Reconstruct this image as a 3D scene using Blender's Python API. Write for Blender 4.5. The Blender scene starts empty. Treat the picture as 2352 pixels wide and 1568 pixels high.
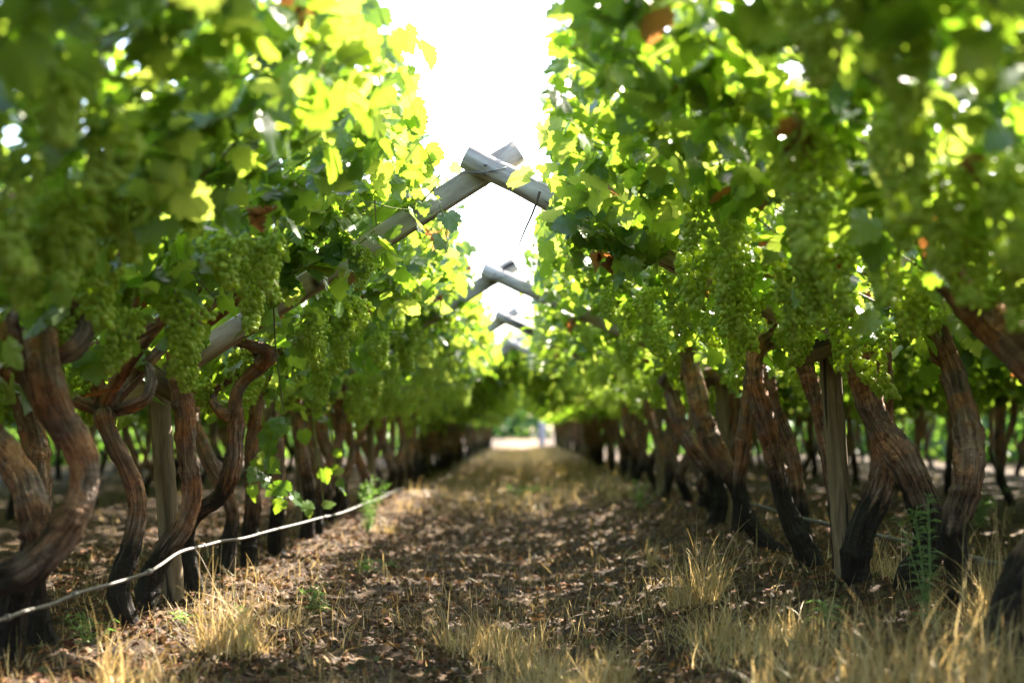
import bpy, math, random
import numpy as np
from mathutils import Vector, Matrix, noise

# ------------------------------------------------------------------ scene, camera, light
S = bpy.context.scene
COL = S.collection
F = 3267.0; U0 = 1204.0; V0 = 990.0; HC = 0.81          # survey of the photograph: focal px, horizon point, eye height
cam = bpy.data.cameras.new('camera'); camo = bpy.data.objects.new('camera', cam); COL.objects.link(camo)
cam.sensor_width = 36; cam.lens = 50; cam.clip_start = 0.05; cam.clip_end = 3000
camo.location = (0, 0, HC); camo.rotation_euler = (math.radians(90), 0, 0)
cam.shift_x = -28 / 2352; cam.shift_y = 206 / 2352
cam.dof.use_dof = True; cam.dof.focus_distance = 6.1; cam.dof.aperture_fstop = 1.5
S.camera = camo

SUN_EL, SUN_AZ = 42.0, 35.0                               # azimuth to the right of straight ahead (+Y)
W = bpy.data.worlds.new('World'); S.world = W; W.use_nodes = True
nt = W.node_tree; sk = nt.nodes.new('ShaderNodeTexSky'); sk.sky_type = 'NISHITA'; sk.sun_disc = False
sk.sun_elevation = math.radians(SUN_EL); sk.sun_rotation = math.radians(SUN_AZ)
sk.air_density = 1.0; sk.dust_density = 2.5; sk.ozone_density = 1.0
bg = nt.nodes['Background']; bg.inputs[1].default_value = 0.115
nt.links.new(sk.outputs[0], bg.inputs[0])
sun = bpy.data.lights.new('sun', 'SUN'); suno = bpy.data.objects.new('sun', sun); COL.objects.link(suno)
sun.energy = 5.0; sun.angle = math.radians(0.53); sun.color = (1.0, 0.90, 0.74)
a, e = math.radians(SUN_AZ), math.radians(SUN_EL)
sd = Vector((math.sin(a) * math.cos(e), math.cos(a) * math.cos(e), math.sin(e)))
suno.rotation_euler = sd.to_track_quat('Z', 'Y').to_euler()
S.view_settings.view_transform = 'Standard'; S.view_settings.look = 'None'
S.view_settings.exposure = 3.12; S.view_settings.gamma = 1.0
S.cycles.max_bounces = 10; S.cycles.diffuse_bounces = 7; S.cycles.glossy_bounces = 3; S.cycles.transmission_bounces = 6
S.cycles.transparent_max_bounces = 8; S.cycles.use_denoising = True
S.cycles.caustics_reflective = False; S.cycles.caustics_refractive = False

rng = np.random.default_rng(11); random.seed(11)

# ------------------------------------------------------------------ places
XL, XR = -1.62, 1.50                                      # the two rows beside the path
XA, HA = -0.17, 1.97                                      # ridge where the rafters cross
HPL, HPR = 1.06, 1.22                                     # height of the rafters at the two rows
SL = (HA - HPL) / (XA - XL); SR = (HA - HPR) / (XR - XA)
FRAMES = [1.9, 6.3, 10.35, 14.9, 19.2, 23.5, 27.8, 32.1, 36.4, 40.7, 45.0, 49.3, 53.6, 57.9, 62.2, 66.5]
PITCH = 3.1

def sm(a, b, x):
    t = np.clip((x - a) / (b - a), 0, 1); return t * t * (3 - 2 * t)
def ground_z(x, y):
    x = np.asarray(x, float); y = np.asarray(y, float)
    g = 0.10 * sm(-0.3, 1.35, x) - 0.075 * np.exp(-((x + 0.0) / 0.62) ** 2)
    g = g + 0.035 * np.exp(-((np.abs(x + 0.04) - 1.5) / 0.42) ** 2) + 0.02 * np.sin(x * 2.3 + y * 0.7) * np.sin(y * 1.1 + 1.3) + 0.012 * np.sin(x * 6.1 + 0.4) * np.sin(y * 4.3)
    far = sm(75, 130, y)
    return g * (1 - far) + far * 0.25
def gz(x, y): return float(ground_z(x, y))
def at(u, v, Y): return Vector(((u - U0) / F * Y, Y, HC - (v - V0) / F * Y))
def on_canopy(u, v, side, off=0.0):
    """the point of the sloping trellis plane seen at a place of the survey"""
    b = (u - U0) / F; c = -(v - V0) / F
    if side < 0: Y = (HPL - SL * XL - HC + off) / (c - SL * b)
    else: Y = (HPR + SR * XR - HC + off) / (c + SR * b)
    return at(u, v, Y)

# ------------------------------------------------------------------ materials
def mat(name):
    m = bpy.data.materials.new(name); m.use_nodes = True
    n = m.node_tree.nodes; n.clear()
    out = n.new('ShaderNodeOutputMaterial'); return m, m.node_tree, out
def nd(t, typ, **kw):
    n = t.nodes.new(typ)
    for k, v in kw.items():
        if k.startswith('i_'): n.inputs[k[2:].replace('_', ' ')].default_value = v
        else: setattr(n, k, v)
    return n
def ramp(t, fac, stops):
    r = t.nodes.new('ShaderNodeValToRGB'); e = r.color_ramp.elements
    while len(e) < len(stops): e.new(0.5)
    for el, (p, c) in zip(e, stops): el.position = p; el.color = (*c, 1)
    t.links.new(fac, r.inputs[0]); return r.outputs[0]
def mixc(t, fac, a, b, mode='MIX'):
    m = t.nodes.new('ShaderNodeMix'); m.data_type = 'RGBA'; m.blend_type = mode
    for i, s in ((0, fac), (6, a), (7, b)):
        if hasattr(s, 'links'): t.links.new(s, m.inputs[i])
        else: m.inputs[i].default_value = s if i == 0 else (*s, 1)
    return m.outputs[2]
def math_(t, op, a, b=0.0, c=0.0):
    m = t.nodes.new('ShaderNodeMath'); m.operation = op
    for i, s in enumerate((a, b, c)):
        if hasattr(s, 'links'): t.links.new(s, m.inputs[i])
        else: m.inputs[i].default_value = s
    return m.outputs[0]
def attr(t, name):
    a = t.nodes.new('ShaderNodeAttribute'); a.attribute_name = name; return a
def noise_tex(t, vec, scale, detail=4, rough=0.55, dist=0.0):
    n = t.nodes.new('ShaderNodeTexNoise'); n.inputs['Scale'].default_value = scale
    n.inputs['Detail'].default_value = detail; n.inputs['Roughness'].default_value = rough
    n.inputs['Distortion'].default_value = dist
    if vec is not None: t.links.new(vec, n.inputs['Vector'])
    return n.outputs[0]
def mapping(t, vec, scale):
    m = t.nodes.new('ShaderNodeMapping'); m.inputs['Scale'].default_value = scale
    t.links.new(vec, m.inputs['Vector']); return m.outputs[0]
def bump(t, h, strength, dist):
    b = t.nodes.new('ShaderNodeBump'); b.inputs['Strength'].default_value = strength; b.inputs['Distance'].default_value = dist
    t.links.new(h, b.inputs['Height']); return b.outputs[0]

def leaf_material(name, top, trans, transfac, rough, veins=True, spec=0.5):
    m, t, out = mat(name)
    r = attr(t, 'rnd').outputs['Fac']
    base = ramp(t, r, [(0.0, top[0]), (0.5, top[1]), (1.0, top[2])])
    tr = ramp(t, r, [(0.0, trans[0]), (0.5, trans[1]), (1.0, trans[2])])
    geo = t.nodes.new('ShaderNodeNewGeometry')
    under = mixc(t, 0.5, base, (0.16, 0.22, 0.10))
    base = mixc(t, geo.outputs['Backfacing'], base, under)
    tc = t.nodes.new('ShaderNodeTexCoord')
    mott = noise_tex(t, tc.outputs['Object'], 38, 3)
    base = mixc(t, 0.35, base, mixc(t, mott, (0.25, 0.25, 0.2), (1.5, 1.5, 1.2)), 'MULTIPLY')
    p = t.nodes.new('ShaderNodeBsdfPrincipled'); p.inputs['Roughness'].default_value = rough
    p.inputs['Specular IOR Level'].default_value = spec
    tl = t.nodes.new('ShaderNodeBsdfTranslucent')
    if veins:
        uv = t.nodes.new('ShaderNodeUVMap'); sx = t.nodes.new('ShaderNodeSeparateXYZ'); t.links.new(uv.outputs[0], sx.inputs[0])
        x = math_(t, 'SUBTRACT', sx.outputs[0], 0.5); y = math_(t, 'SUBTRACT', sx.outputs[1], 0.14)
        an = math_(t, 'ARCTAN2', x, y); pp = math_(t, 'PINGPONG', math_(t, 'ADD', an, 0.36 * 20), 0.36)
        rad = math_(t, 'POWER', math_(t, 'ADD', math_(t, 'MULTIPLY', x, x), math_(t, 'MULTIPLY', y, y)), 0.5)
        vw = math_(t, 'MULTIPLY', math_(t, 'SUBTRACT', 0.36, pp), 1.0)
        d = math_(t, 'MULTIPLY', vw, rad)
        # veins run where the folded angle reaches a multiple of 0.72 rad
        d2 = math_(t, 'MULTIPLY', pp, rad)
        v = math_(t, 'SMOOTH_MIN', 1.0, math_(t, 'LESS_THAN', d2, 0.011), 0.1)
        base = mixc(t, math_(t, 'MULTIPLY', v, 0.55), base, (0.26, 0.36, 0.12))
        tr = mixc(t, math_(t, 'MULTIPLY', v, 0.5), tr, (0.12, 0.22, 0.03))
    t.links.new(base, p.inputs['Base Color']); t.links.new(tr, tl.inputs['Color'])
    t.links.new(bump(t, mott, 0.25, 0.01), p.inputs['Normal'])
    mx = t.nodes.new('ShaderNodeMixShader'); mx.inputs[0].default_value = transfac
    t.links.new(p.outputs[0], mx.inputs[1]); t.links.new(tl.outputs[0], mx.inputs[2]); t.links.new(mx.outputs[0], out.inputs[0])
    return m

M = {}
M['leaf'] = leaf_material('vine_leaf', [(0.028, 0.080, 0.020), (0.055, 0.135, 0.022), (0.13, 0.21, 0.03)],
                          [(0.17, 0.34, 0.016), (0.34, 0.50, 0.03), (0.56, 0.62, 0.12)], 0.47, 0.30)
M['dead'] = leaf_material('withered_leaf', [(0.07, 0.034, 0.017), (0.13, 0.065, 0.03), (0.22, 0.13, 0.065)],
                          [(0.30, 0.09, 0.02), (0.42, 0.16, 0.04), (0.5, 0.28, 0.09)], 0.35, 0.7, False, 0.2)
M['litter'] = leaf_material('fallen_leaf', [(0.016, 0.009, 0.005), (0.066, 0.032, 0.014), (0.18, 0.098, 0.043)],
                            [(0.08, 0.03, 0.01), (0.2, 0.09, 0.03), (0.3, 0.2, 0.1)], 0.12, 0.75, False, 0.25)
M['bark_bits'] = leaf_material('bark_flake', [(0.03, 0.012, 0.008), (0.10, 0.036, 0.018), (0.19, 0.08, 0.04)],
                               [(0.08, 0.03, 0.01), (0.12, 0.05, 0.02), (0.2, 0.1, 0.05)], 0.04, 0.85, False, 0.2)
M['straw'] = leaf_material('dry_straw', [(0.18, 0.11, 0.05), (0.52, 0.35, 0.18), (0.76, 0.60, 0.39)],
                           [(0.4, 0.26, 0.09), (0.55, 0.38, 0.14), (0.65, 0.5, 0.22)], 0.28, 0.55, False, 0.35)
M['weed'] = leaf_material('weed_green', [(0.05, 0.09, 0.035), (0.09, 0.15, 0.055), (0.16, 0.22, 0.10)],
                          [(0.15, 0.35, 0.04), (0.22, 0.42, 0.06), (0.3, 0.5, 0.1)], 0.35, 0.55, False)
M['cane'] = leaf_material('cane', [(0.06, 0.03, 0.015), (0.15, 0.13, 0.035), (0.20, 0.25, 0.06)],
                          [(0.1, 0.1, 0.02)] * 3, 0.03, 0.55, False)
M['far_leaf'] = leaf_material('far_leaf', [(0.03, 0.085, 0.035), (0.05, 0.12, 0.04), (0.09, 0.16, 0.06)],
                              [(0.12, 0.3, 0.03), (0.2, 0.38, 0.04), (0.3, 0.45, 0.06)], 0.35, 0.55, False)

def berry_material():
    m, t, out = mat('grape_skin')
    r = attr(t, 'rnd').outputs['Fac']
    base = ramp(t, r, [(0, (0.30, 0.42, 0.07)), (0.5, (0.44, 0.56, 0.11)), (1, (0.58, 0.66, 0.19))])
    lw = t.nodes.new('ShaderNodeLayerWeight'); lw.inputs[0].default_value = 0.35
    p = t.nodes.new('ShaderNodeBsdfPrincipled'); p.inputs['Roughness'].default_value = 0.5; p.inputs['Specular IOR Level'].default_value = 0.3
    t.links.new(base, p.inputs['Base Color'])
    tl = t.nodes.new('ShaderNodeBsdfTranslucent'); t.links.new(mixc(t, 0.5, base, (0.75, 0.85, 0.10)), tl.inputs['Color'])
    mx = t.nodes.new('ShaderNodeMixShader'); mx.inputs[0].default_value = 0.5
    t.links.new(p.outputs[0], mx.inputs[1]); t.links.new(tl.outputs[0], mx.inputs[2]); t.links.new(mx.outputs[0], out.inputs[0])
    return m
M['berry'] = berry_material()

def bark_material():
    m, t, out = mat('vine_bark')
    uv = t.nodes.new('ShaderNodeUVMap').outputs[0]
    tc = t.nodes.new('ShaderNodeTexCoord'); sp = t.nodes.new('ShaderNodeSeparateXYZ'); t.links.new(tc.outputs['Object'], sp.inputs[0])
    oi = t.nodes.new('ShaderNodeObjectInfo')
    off = t.nodes.new('ShaderNodeVectorMath'); off.operation = 'ADD'
    cmb = t.nodes.new('ShaderNodeCombineXYZ'); t.links.new(math_(t, 'MULTIPLY', oi.outputs['Random'], 37.0), cmb.inputs[1])
    t.links.new(uv, off.inputs[0]); t.links.new(cmb.outputs[0], off.inputs[1]); uvo = off.outputs[0]
    fib = noise_tex(t, mapping(t, uvo, (34, 5, 1)), 1.0, 6, 0.65, 0.6)       # long shreds of bark
    fin = noise_tex(t, mapping(t, uvo, (90, 14, 1)), 1.0, 4, 0.6, 0.2)
    rings = noise_tex(t, mapping(t, uvo, (1.2, 26, 1)), 1.0, 3, 0.6, 0.3)    # rings where the bark has split off
    patch = noise_tex(t, tc.outputs['Object'], 9, 3, 0.5)
    red = ramp(t, fib, [(0.30, (0.028, 0.015, 0.011)), (0.41, (0.13, 0.06, 0.034)), (0.55, (0.34, 0.165, 0.085)), (0.72, (0.48, 0.29, 0.18))])
    red = mixc(t, math_(t, 'MULTIPLY', ramp(t, rings, [(0.52, (0, 0, 0)), (0.66, (1, 1, 1))]), 0.55), red, (0.36, 0.17, 0.085))
    red = mixc(t, math_(t, 'MULTIPLY', ramp(t, rings, [(0.30, (1, 1, 1)), (0.40, (0, 0, 0))]), 0.8), red, (0.035, 0.018, 0.013))
    su = t.nodes.new('ShaderNodeSeparateXYZ'); t.links.new(uvo, su.inputs[0])
    wob = noise_tex(t, mapping(t, uvo, (9, 7, 1)), 1.0, 4, 0.6)
    led = math_(t, 'ADD', math_(t, 'MULTIPLY', su.outputs[1], 12.0), math_(t, 'MULTIPLY', wob, 4.5))
    fr = math_(t, 'FRACT', led); wn = t.nodes.new('ShaderNodeTexWhiteNoise'); wn.noise_dimensions = '1D'; t.links.new(math_(t, 'FLOOR', led), wn.inputs['W'])
    tone = ramp(t, wn.outputs[0], [(0.0, (0.055, 0.030, 0.021)), (0.3, (0.17, 0.085, 0.052)), (0.5, (0.36, 0.165, 0.08)), (0.75, (0.45, 0.26, 0.16)), (1.0, (0.30, 0.21, 0.17))])
    red = mixc(t, 0.45, red, mixc(t, 0.75, tone, mixc(t, fib, (0.25, 0.25, 0.25), (1.9, 1.9, 1.9)), 'MULTIPLY'))
    lip = ramp(t, fr, [(0.0, (1, 1, 1)), (0.07, (0, 0, 0)), (0.93, (0, 0, 0)), (1.0, (1, 1, 1))])
    red = mixc(t, math_(t, 'MULTIPLY', lip, 0.7), red, (0.03, 0.016, 0.011))
    grey = ramp(t, fib, [(0.33, (0.03, 0.024, 0.021)), (0.5, (0.15, 0.105, 0.085)), (0.7, (0.32, 0.24, 0.20))])
    up = mixc(t, ramp(t, patch, [(0.42, (0, 0, 0)), (0.58, (1, 1, 1))]), red, grey)
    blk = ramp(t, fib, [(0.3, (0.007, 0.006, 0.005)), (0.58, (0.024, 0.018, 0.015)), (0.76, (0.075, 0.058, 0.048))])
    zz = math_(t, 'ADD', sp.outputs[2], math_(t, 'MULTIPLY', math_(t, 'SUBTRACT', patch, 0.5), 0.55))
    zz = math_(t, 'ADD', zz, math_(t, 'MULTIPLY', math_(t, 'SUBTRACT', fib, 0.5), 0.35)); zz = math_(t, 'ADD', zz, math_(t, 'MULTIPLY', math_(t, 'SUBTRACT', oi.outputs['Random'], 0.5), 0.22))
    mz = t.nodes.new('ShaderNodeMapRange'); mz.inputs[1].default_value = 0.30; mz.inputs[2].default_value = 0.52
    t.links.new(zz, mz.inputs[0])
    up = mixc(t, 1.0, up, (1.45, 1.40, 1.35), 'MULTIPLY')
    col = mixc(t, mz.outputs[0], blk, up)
    p = t.nodes.new('ShaderNodeBsdfPrincipled'); p.inputs['Roughness'].default_value = 0.78; p.inputs['Specular IOR Level'].default_value = 0.3
    t.links.new(col, p.inputs['Base Color'])
    h = math_(t, 'ADD', math_(t, 'MULTIPLY', fib, 1.0), math_(t, 'MULTIPLY', fin, 0.5))
    h = math_(t, 'ADD', h, math_(t, 'MULTIPLY', rings, 0.7))
    h = math_(t, 'ADD', h, math_(t, 'MULTIPLY', fr, 0.55))
    t.links.new(bump(t, h, 1.0, 0.03), p.inputs['Normal'])
    t.links.new(p.outputs[0], out.inputs[0]); return m
M['bark'] = bark_material()

def timber_material(name, c0, c1, c2):
    m, t, out = mat(name)
    uv = t.nodes.new('ShaderNodeUVMap').outputs[0]
    g = noise_tex(t, mapping(t, uv, (22, 3.0, 1)), 1.0, 6, 0.6, 0.8)
    f = noise_tex(t, mapping(t, uv, (70, 4, 1)), 1.0, 4, 0.6)
    crack = ramp(t, noise_tex(t, mapping(t, uv, (12, 1.1, 1)), 1.0, 3, 0.5, 0.5), [(0.34, (0, 0, 0)), (0.37, (1, 1, 1))])
    vor = t.nodes.new('ShaderNodeTexVoronoi'); vor.inputs['Scale'].default_value = 1.0
    t.links.new(mapping(t, uv, (3.0, 3.2, 1)), vor.inputs['Vector'])
    knot = ramp(t, vor.outputs['Distance'], [(0.03, (0, 0, 0)), (0.09, (1, 1, 1))])
    col = ramp(t, g, [(0.3, c0), (0.5, c1), (0.72, c2)])
    col = mixc(t, 0.4, col, mixc(t, f, (0.5, 0.5, 0.5), (1.4, 1.4, 1.4)), 'MULTIPLY')
    col = mixc(t, crack, (0.03, 0.024, 0.02), col); col = mixc(t, knot, (0.05, 0.035, 0.025), col)
    p = t.nodes.new('ShaderNodeBsdfPrincipled'); p.inputs['Roughness'].default_value = 0.8; p.inputs['Specular IOR Level'].default_value = 0.25
    t.links.new(col, p.inputs['Base Color'])
    h = math_(t, 'ADD', g, math_(t, 'MULTIPLY', crack, 0.6))
    t.links.new(bump(t, h, 0.6, 0.006), p.inputs['Normal']); t.links.new(p.outputs[0], out.inputs[0]); return m
M['timber'] = timber_material('weathered_timber', (0.15, 0.125, 0.105), (0.36, 0.305, 0.26), (0.54, 0.475, 0.415))
M['post'] = timber_material('post_timber', (0.09, 0.068, 0.042), (0.17, 0.125, 0.08), (0.28, 0.215, 0.14))

def simple(name, c, rough, metal=0.0, var=0.3):
    m, t, out = mat(name)
    tc = t.nodes.new('ShaderNodeTexCoord'); n = noise_tex(t, tc.outputs['Object'], 25, 4)
    p = t.nodes.new('ShaderNodeBsdfPrincipled'); p.inputs['Roughness'].default_value = rough; p.inputs['Metallic'].default_value = metal
    t.links.new(mixc(t, n, tuple(x * (1 - var) for x in c), tuple(min(1, x * (1 + var)) for x in c)), p.inputs['Base Color'])
    t.links.new(p.outputs[0], out.inputs[0]); return m
M['hose'] = simple('dusty_hose', (0.085, 0.078, 0.07), 0.7, 0, 0.35)
M['hose_clip'] = simple('hose_clip', (0.10, 0.09, 0.085), 0.5)
M['wire'] = simple('galvanised_wire', (0.30, 0.29, 0.28), 0.45, 0.8)
M['pale_post'] = simple('pale_post', (0.28, 0.27, 0.31), 0.7)

def ground_material():
    m, t, out = mat('vineyard_soil')
    geo = t.nodes.new('ShaderNodeNewGeometry'); pos = geo.outputs['Position']
    sp = t.nodes.new('ShaderNodeSeparateXYZ'); t.links.new(pos, sp.inputs[0])
    n1 = noise_tex(t, pos, 3.0, 6, 0.6); n2 = noise_tex(t, pos, 22, 6, 0.7); n3 = noise_tex(t, pos, 90, 3, 0.6)
    soil = ramp(t, n2, [(0.3, (0.009, 0.006, 0.004)), (0.5, (0.032, 0.018, 0.010)), (0.68, (0.075, 0.044, 0.025))])
    straw = ramp(t, n3, [(0.3, (0.055, 0.034, 0.016)), (0.6, (0.17, 0.108, 0.05)), (0.8, (0.27, 0.185, 0.093))])
    far = t.nodes.new('ShaderNodeMapRange'); far.inputs[1].default_value = 9; far.inputs[2].default_value = 24
    t.links.new(sp.outputs[1], far.inputs[0])
    sidem = t.nodes.new('ShaderNodeMapRange'); sidem.inputs[1].default_value = 0.9; sidem.inputs[2].default_value = 1.7; sidem.inputs[3].default_value = 1.0; sidem.inputs[4].default_value = 0.0
    t.links.new(math_(t, 'ABSOLUTE', sp.outputs[0]), sidem.inputs[0])
    cov = math_(t, 'ADD', math_(t, 'MULTIPLY', math_(t, 'MULTIPLY', far.outputs[0], sidem.outputs[0]), 0.4), math_(t, 'SUBTRACT', math_(t, 'MULTIPLY', n1, 1.6), 0.75))
    cov = ramp(t, cov, [(0.05, (0, 0, 0)), (0.45, (1, 1, 1))])
    col = mixc(t, cov, soil, straw)
    p = t.nodes.new('ShaderNodeBsdfPrincipled'); p.inputs['Roughness'].default_value = 0.9; p.inputs['Specular IOR Level'].default_value = 0.2
    t.links.new(col, p.inputs['Base Color'])
    t.links.new(bump(t, math_(t, 'ADD', n2, math_(t, 'MULTIPLY', n3, 0.5)), 0.9, 0.03), p.inputs['Normal'])
    t.links.new(p.outputs[0], out.inputs[0]); return m
M['ground'] = ground_material()

# ------------------------------------------------------------------ mesh helpers
def mesh_np(name, V, faces, mats, rnd=None, uv=None, midx=None, smooth=True):
    """V (n,3); faces: (m,k) array; rnd per vertex; uv per vertex"""
    me = bpy.data.meshes.new(name)
    faces = np.asarray(faces, np.int32); k = faces.shape[1]; m = len(faces)
    me.vertices.add(len(V)); me.vertices.foreach_set('co', np.asarray(V, np.float32).ravel())
    me.loops.add(m * k); me.loops.foreach_set('vertex_index', faces.ravel())
    me.polygons.add(m); me.polygons.foreach_set('loop_start', np.arange(0, m * k, k, dtype=np.int32))
    me.polygons.foreach_set('loop_total', np.full(m, k, np.int32))
    if smooth: me.polygons.foreach_set('use_smooth', np.ones(m, bool))
    if midx is not None: me.polygons.foreach_set('material_index', np.asarray(midx, np.int32))
    for x in mats: me.materials.append(x)
    if rnd is not None:
        at_ = me.attributes.new('rnd', 'FLOAT', 'POINT'); at_.data.foreach_set('value', np.asarray(rnd, np.float32))
    if uv is not None:
        l = me.uv_layers.new(name='UVMap'); l.data.foreach_set('uv', np.asarray(uv, np.float32)[faces.ravel()].ravel())
    me.update(calc_edges=True); me.validate(); return me
def obj(name, me, parent=None, loc=(0, 0, 0), rz=0.0):
    o = bpy.data.objects.new(name, me); COL.objects.link(o); o.location = loc; o.rotation_euler = (0, 0, rz)
    if parent is not None: o.parent = parent
    return o
def tag(o, label=None, cat=None, group=None, kind=None):
    if label: o['label'] = label
    if cat: o['category'] = cat
    if group: o['group'] = group
    if kind: o['kind'] = kind
    return o
def thing(name, loc, label, cat, group=None):
    o = bpy.data.objects.new(name, None); COL.objects.link(o); o.location = loc; o.empty_display_size = 0.1
    return tag(o, label, cat, group)

def catmull(pts, n):
    P = np.asarray(pts, float); P = np.vstack([2 * P[0] - P[1], P, 2 * P[-1] - P[-2]])
    seg = len(P) - 3; ts = np.linspace(0, seg, n); out = []
    for t in ts:
        i = min(int(t), seg - 1); f = t - i; p0, p1, p2, p3 = P[i:i + 4]
        out.append(0.5 * ((2 * p1) + (p2 - p0) * f + (2 * p0 - 5 * p1 + 4 * p2 - p3) * f * f + (3 * p1 - p0 - 3 * p2 + p3) * f ** 3))
    return np.array(out)
def tube(path, rad, sides, dispf=None, cap=True):
    """-> V, quads, uv; path (n,3), rad (n,)"""
    path = np.asarray(path, float); n = len(path); rad = np.broadcast_to(np.asarray(rad, float), (n,))
    T = np.gradient(path, axis=0); T /= np.linalg.norm(T, axis=1)[:, None] + 1e-12
    ref = np.array([1.0, 0, 0]) if abs(T[0][0]) < 0.8 else np.array([0, 1.0, 0])
    N = np.zeros_like(path); nn = ref - T[0] * ref.dot(T[0]); nn /= np.linalg.norm(nn)
    for i in range(n):
        nn = nn - T[i] * nn.dot(T[i]); nn /= np.linalg.norm(nn); N[i] = nn
    B = np.cross(T, N)
    L = np.concatenate([[0], np.cumsum(np.linalg.norm(np.diff(path, axis=0), axis=1))])
    V = []; UV = []
    for j in range(sides + 1):
        an = 2 * math.pi * j / sides
        d = N * math.cos(an) + B * math.sin(an)
        r = rad.copy()
        if dispf is not None: r = r * dispf(L, an)
        V.append(path + d * r[:, None]); UV.append(np.stack([np.full(n, j / sides * 0.4), L], 1))
    V = np.array(V).transpose(1, 0, 2).reshape(-1, 3); UV = np.array(UV).transpose(1, 0, 2).reshape(-1, 2)
    w = sides + 1
    i, j = np.meshgrid(np.arange(n - 1), np.arange(sides), indexing='ij')
    q = np.stack([i * w + j, i * w + j + 1, (i + 1) * w + j + 1, (i + 1) * w + j], -1).reshape(-1, 4)
    if cap:
        for k, c in ((0, path[0]), (n - 1, path[-1])):
            ci = len(V); V = np.vstack([V, c[None]]); UV = np.vstack([UV, [[0.2, L[k]]]])
            jj = np.arange(sides)
            a_, b_ = (k * w + jj + 1, k * w + jj) if k == 0 else (k * w + jj, k * w + jj + 1)
            q = np.vstack([q, np.stack([np.full(sides, ci), a_, b_, b_], -1)]) if False else np.vstack([q, np.stack([np.full(sides, ci), a_, b_, np.full(sides, ci)], -1)])
    return V, q, UV
def join(parts):
    """parts: list of (V, F, uv, rnd)"""
    o = 0; Vs, Fs, Us, Rs = [], [], [], []
    for V, Fc, uv, r in parts:
        Vs.append(V); Fs.append(Fc + o); Us.append(uv); Rs.append(np.broadcast_to(r, (len(V),))); o += len(V)
    return np.vstack(Vs), np.vstack(Fs), np.vstack(Us), np.concatenate(Rs)
def quads_clean(me): 
    return me
def tube_mesh(name, tubes, material):
    V, Fc, uv, r = join(tubes)
    me = bpy.data.meshes.new(name)
    fl = []
    for f in Fc.tolist():
        if f[0] == f[3]: fl.append(f[:3])
        else: fl.append(f)
    me.from_pydata(V.tolist(), [], fl)
    me.polygons.foreach_set('use_smooth', np.ones(len(me.polygons), bool))
    l = me.uv_layers.new(name='UVMap'); vi = np.zeros(len(me.loops), np.int32); me.loops.foreach_get('vertex_index', vi)
    l.data.foreach_set('uv', np.asarray(uv, np.float32)[vi].ravel())
    at_ = me.attributes.new('rnd', 'FLOAT', 'POINT'); at_.data.foreach_set('value', np.asarray(r, np.float32))
    me.materials.append(material); me.update(); return me

# ------------------------------------------------------------------ leaves
HALF = [(0.0, 0.02), (0.07, -0.10), (0.19, -0.15), (0.30, -0.11), (0.34, -0.03), (0.44, 0.0), (0.42, 0.09), (0.53, 0.15), (0.55, 0.26), (0.49, 0.31),
        (0.57, 0.41), (0.52, 0.49), (0.42, 0.50), (0.34, 0.53), (0.38, 0.63), (0.30, 0.70), (0.28, 0.80), (0.17, 0.83), (0.11, 0.92), (0.0, 1.0)]
HALF_LO = [(0.0, 0.0), (0.25, -0.13), (0.52, 0.12), (0.50, 0.45), (0.33, 0.58), (0.24, 0.80), (0.0, 1.0)]
def leaf_template(half):
    o = half + [(-x, y) for x, y in half[-2:0:-1]]
    P = np.array([(0, 0.30)] + o)
    n = len(o); Fc = np.array([(0, 1 + i, 1 + (i + 1) % n) for i in range(n)])
    return P, Fc
T_HI, T_LO = leaf_template(HALF), leaf_template(HALF_LO)
def unit(v): return v / (np.linalg.norm(v, axis=1)[:, None] + 1e-9)
def leaves(pos, nrm, tip, size, tmpl, g, curl=0.35, crumple=0.0):
    """arrays -> V, F, uv, rnd"""
    P, Fc = tmpl; n = len(pos); k = len(P)
    nrm = unit(nrm); tip = unit(tip - nrm * np.sum(tip * nrm, 1)[:, None]); sd_ = np.cross(tip, nrm)
    c = curl * g.uniform(0.2, 1.3, (n, 1)); fold = g.uniform(-0.1, 0.5, (n, 1)); tw = g.uniform(-0.25, 0.25, (n, 1))
    x = np.broadcast_to(P[:, 0], (n, k)); y = np.broadcast_to(P[:, 1], (n, k))
    z = -c * ((y - 0.2) ** 2) - c * 0.6 * x ** 2 + fold * np.abs(x) * 0.5 + tw * x * (y - 0.3) * 2 + g.normal(0, 0.018 + crumple, (n, k))
    asp = g.uniform(0.85, 1.12, (n, 1))
    V = pos[:, None, :] + size[:, None, None] * (sd_[:, None, :] * (x * asp)[..., None] + tip[:, None, :] * y[..., None] + nrm[:, None, :] * z[..., None])
    Fa = Fc[None] + (np.arange(n) * k)[:, None, None]
    uv = np.tile(np.stack([P[:, 0] + 0.5, (P[:, 1] + 0.16) / 1.16], 1), (n, 1))
    return V.reshape(-1, 3), Fa.reshape(-1, 3), uv, np.repeat(np.clip(g.beta(2.0, 2.2, n), 0, 1), k)

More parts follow.
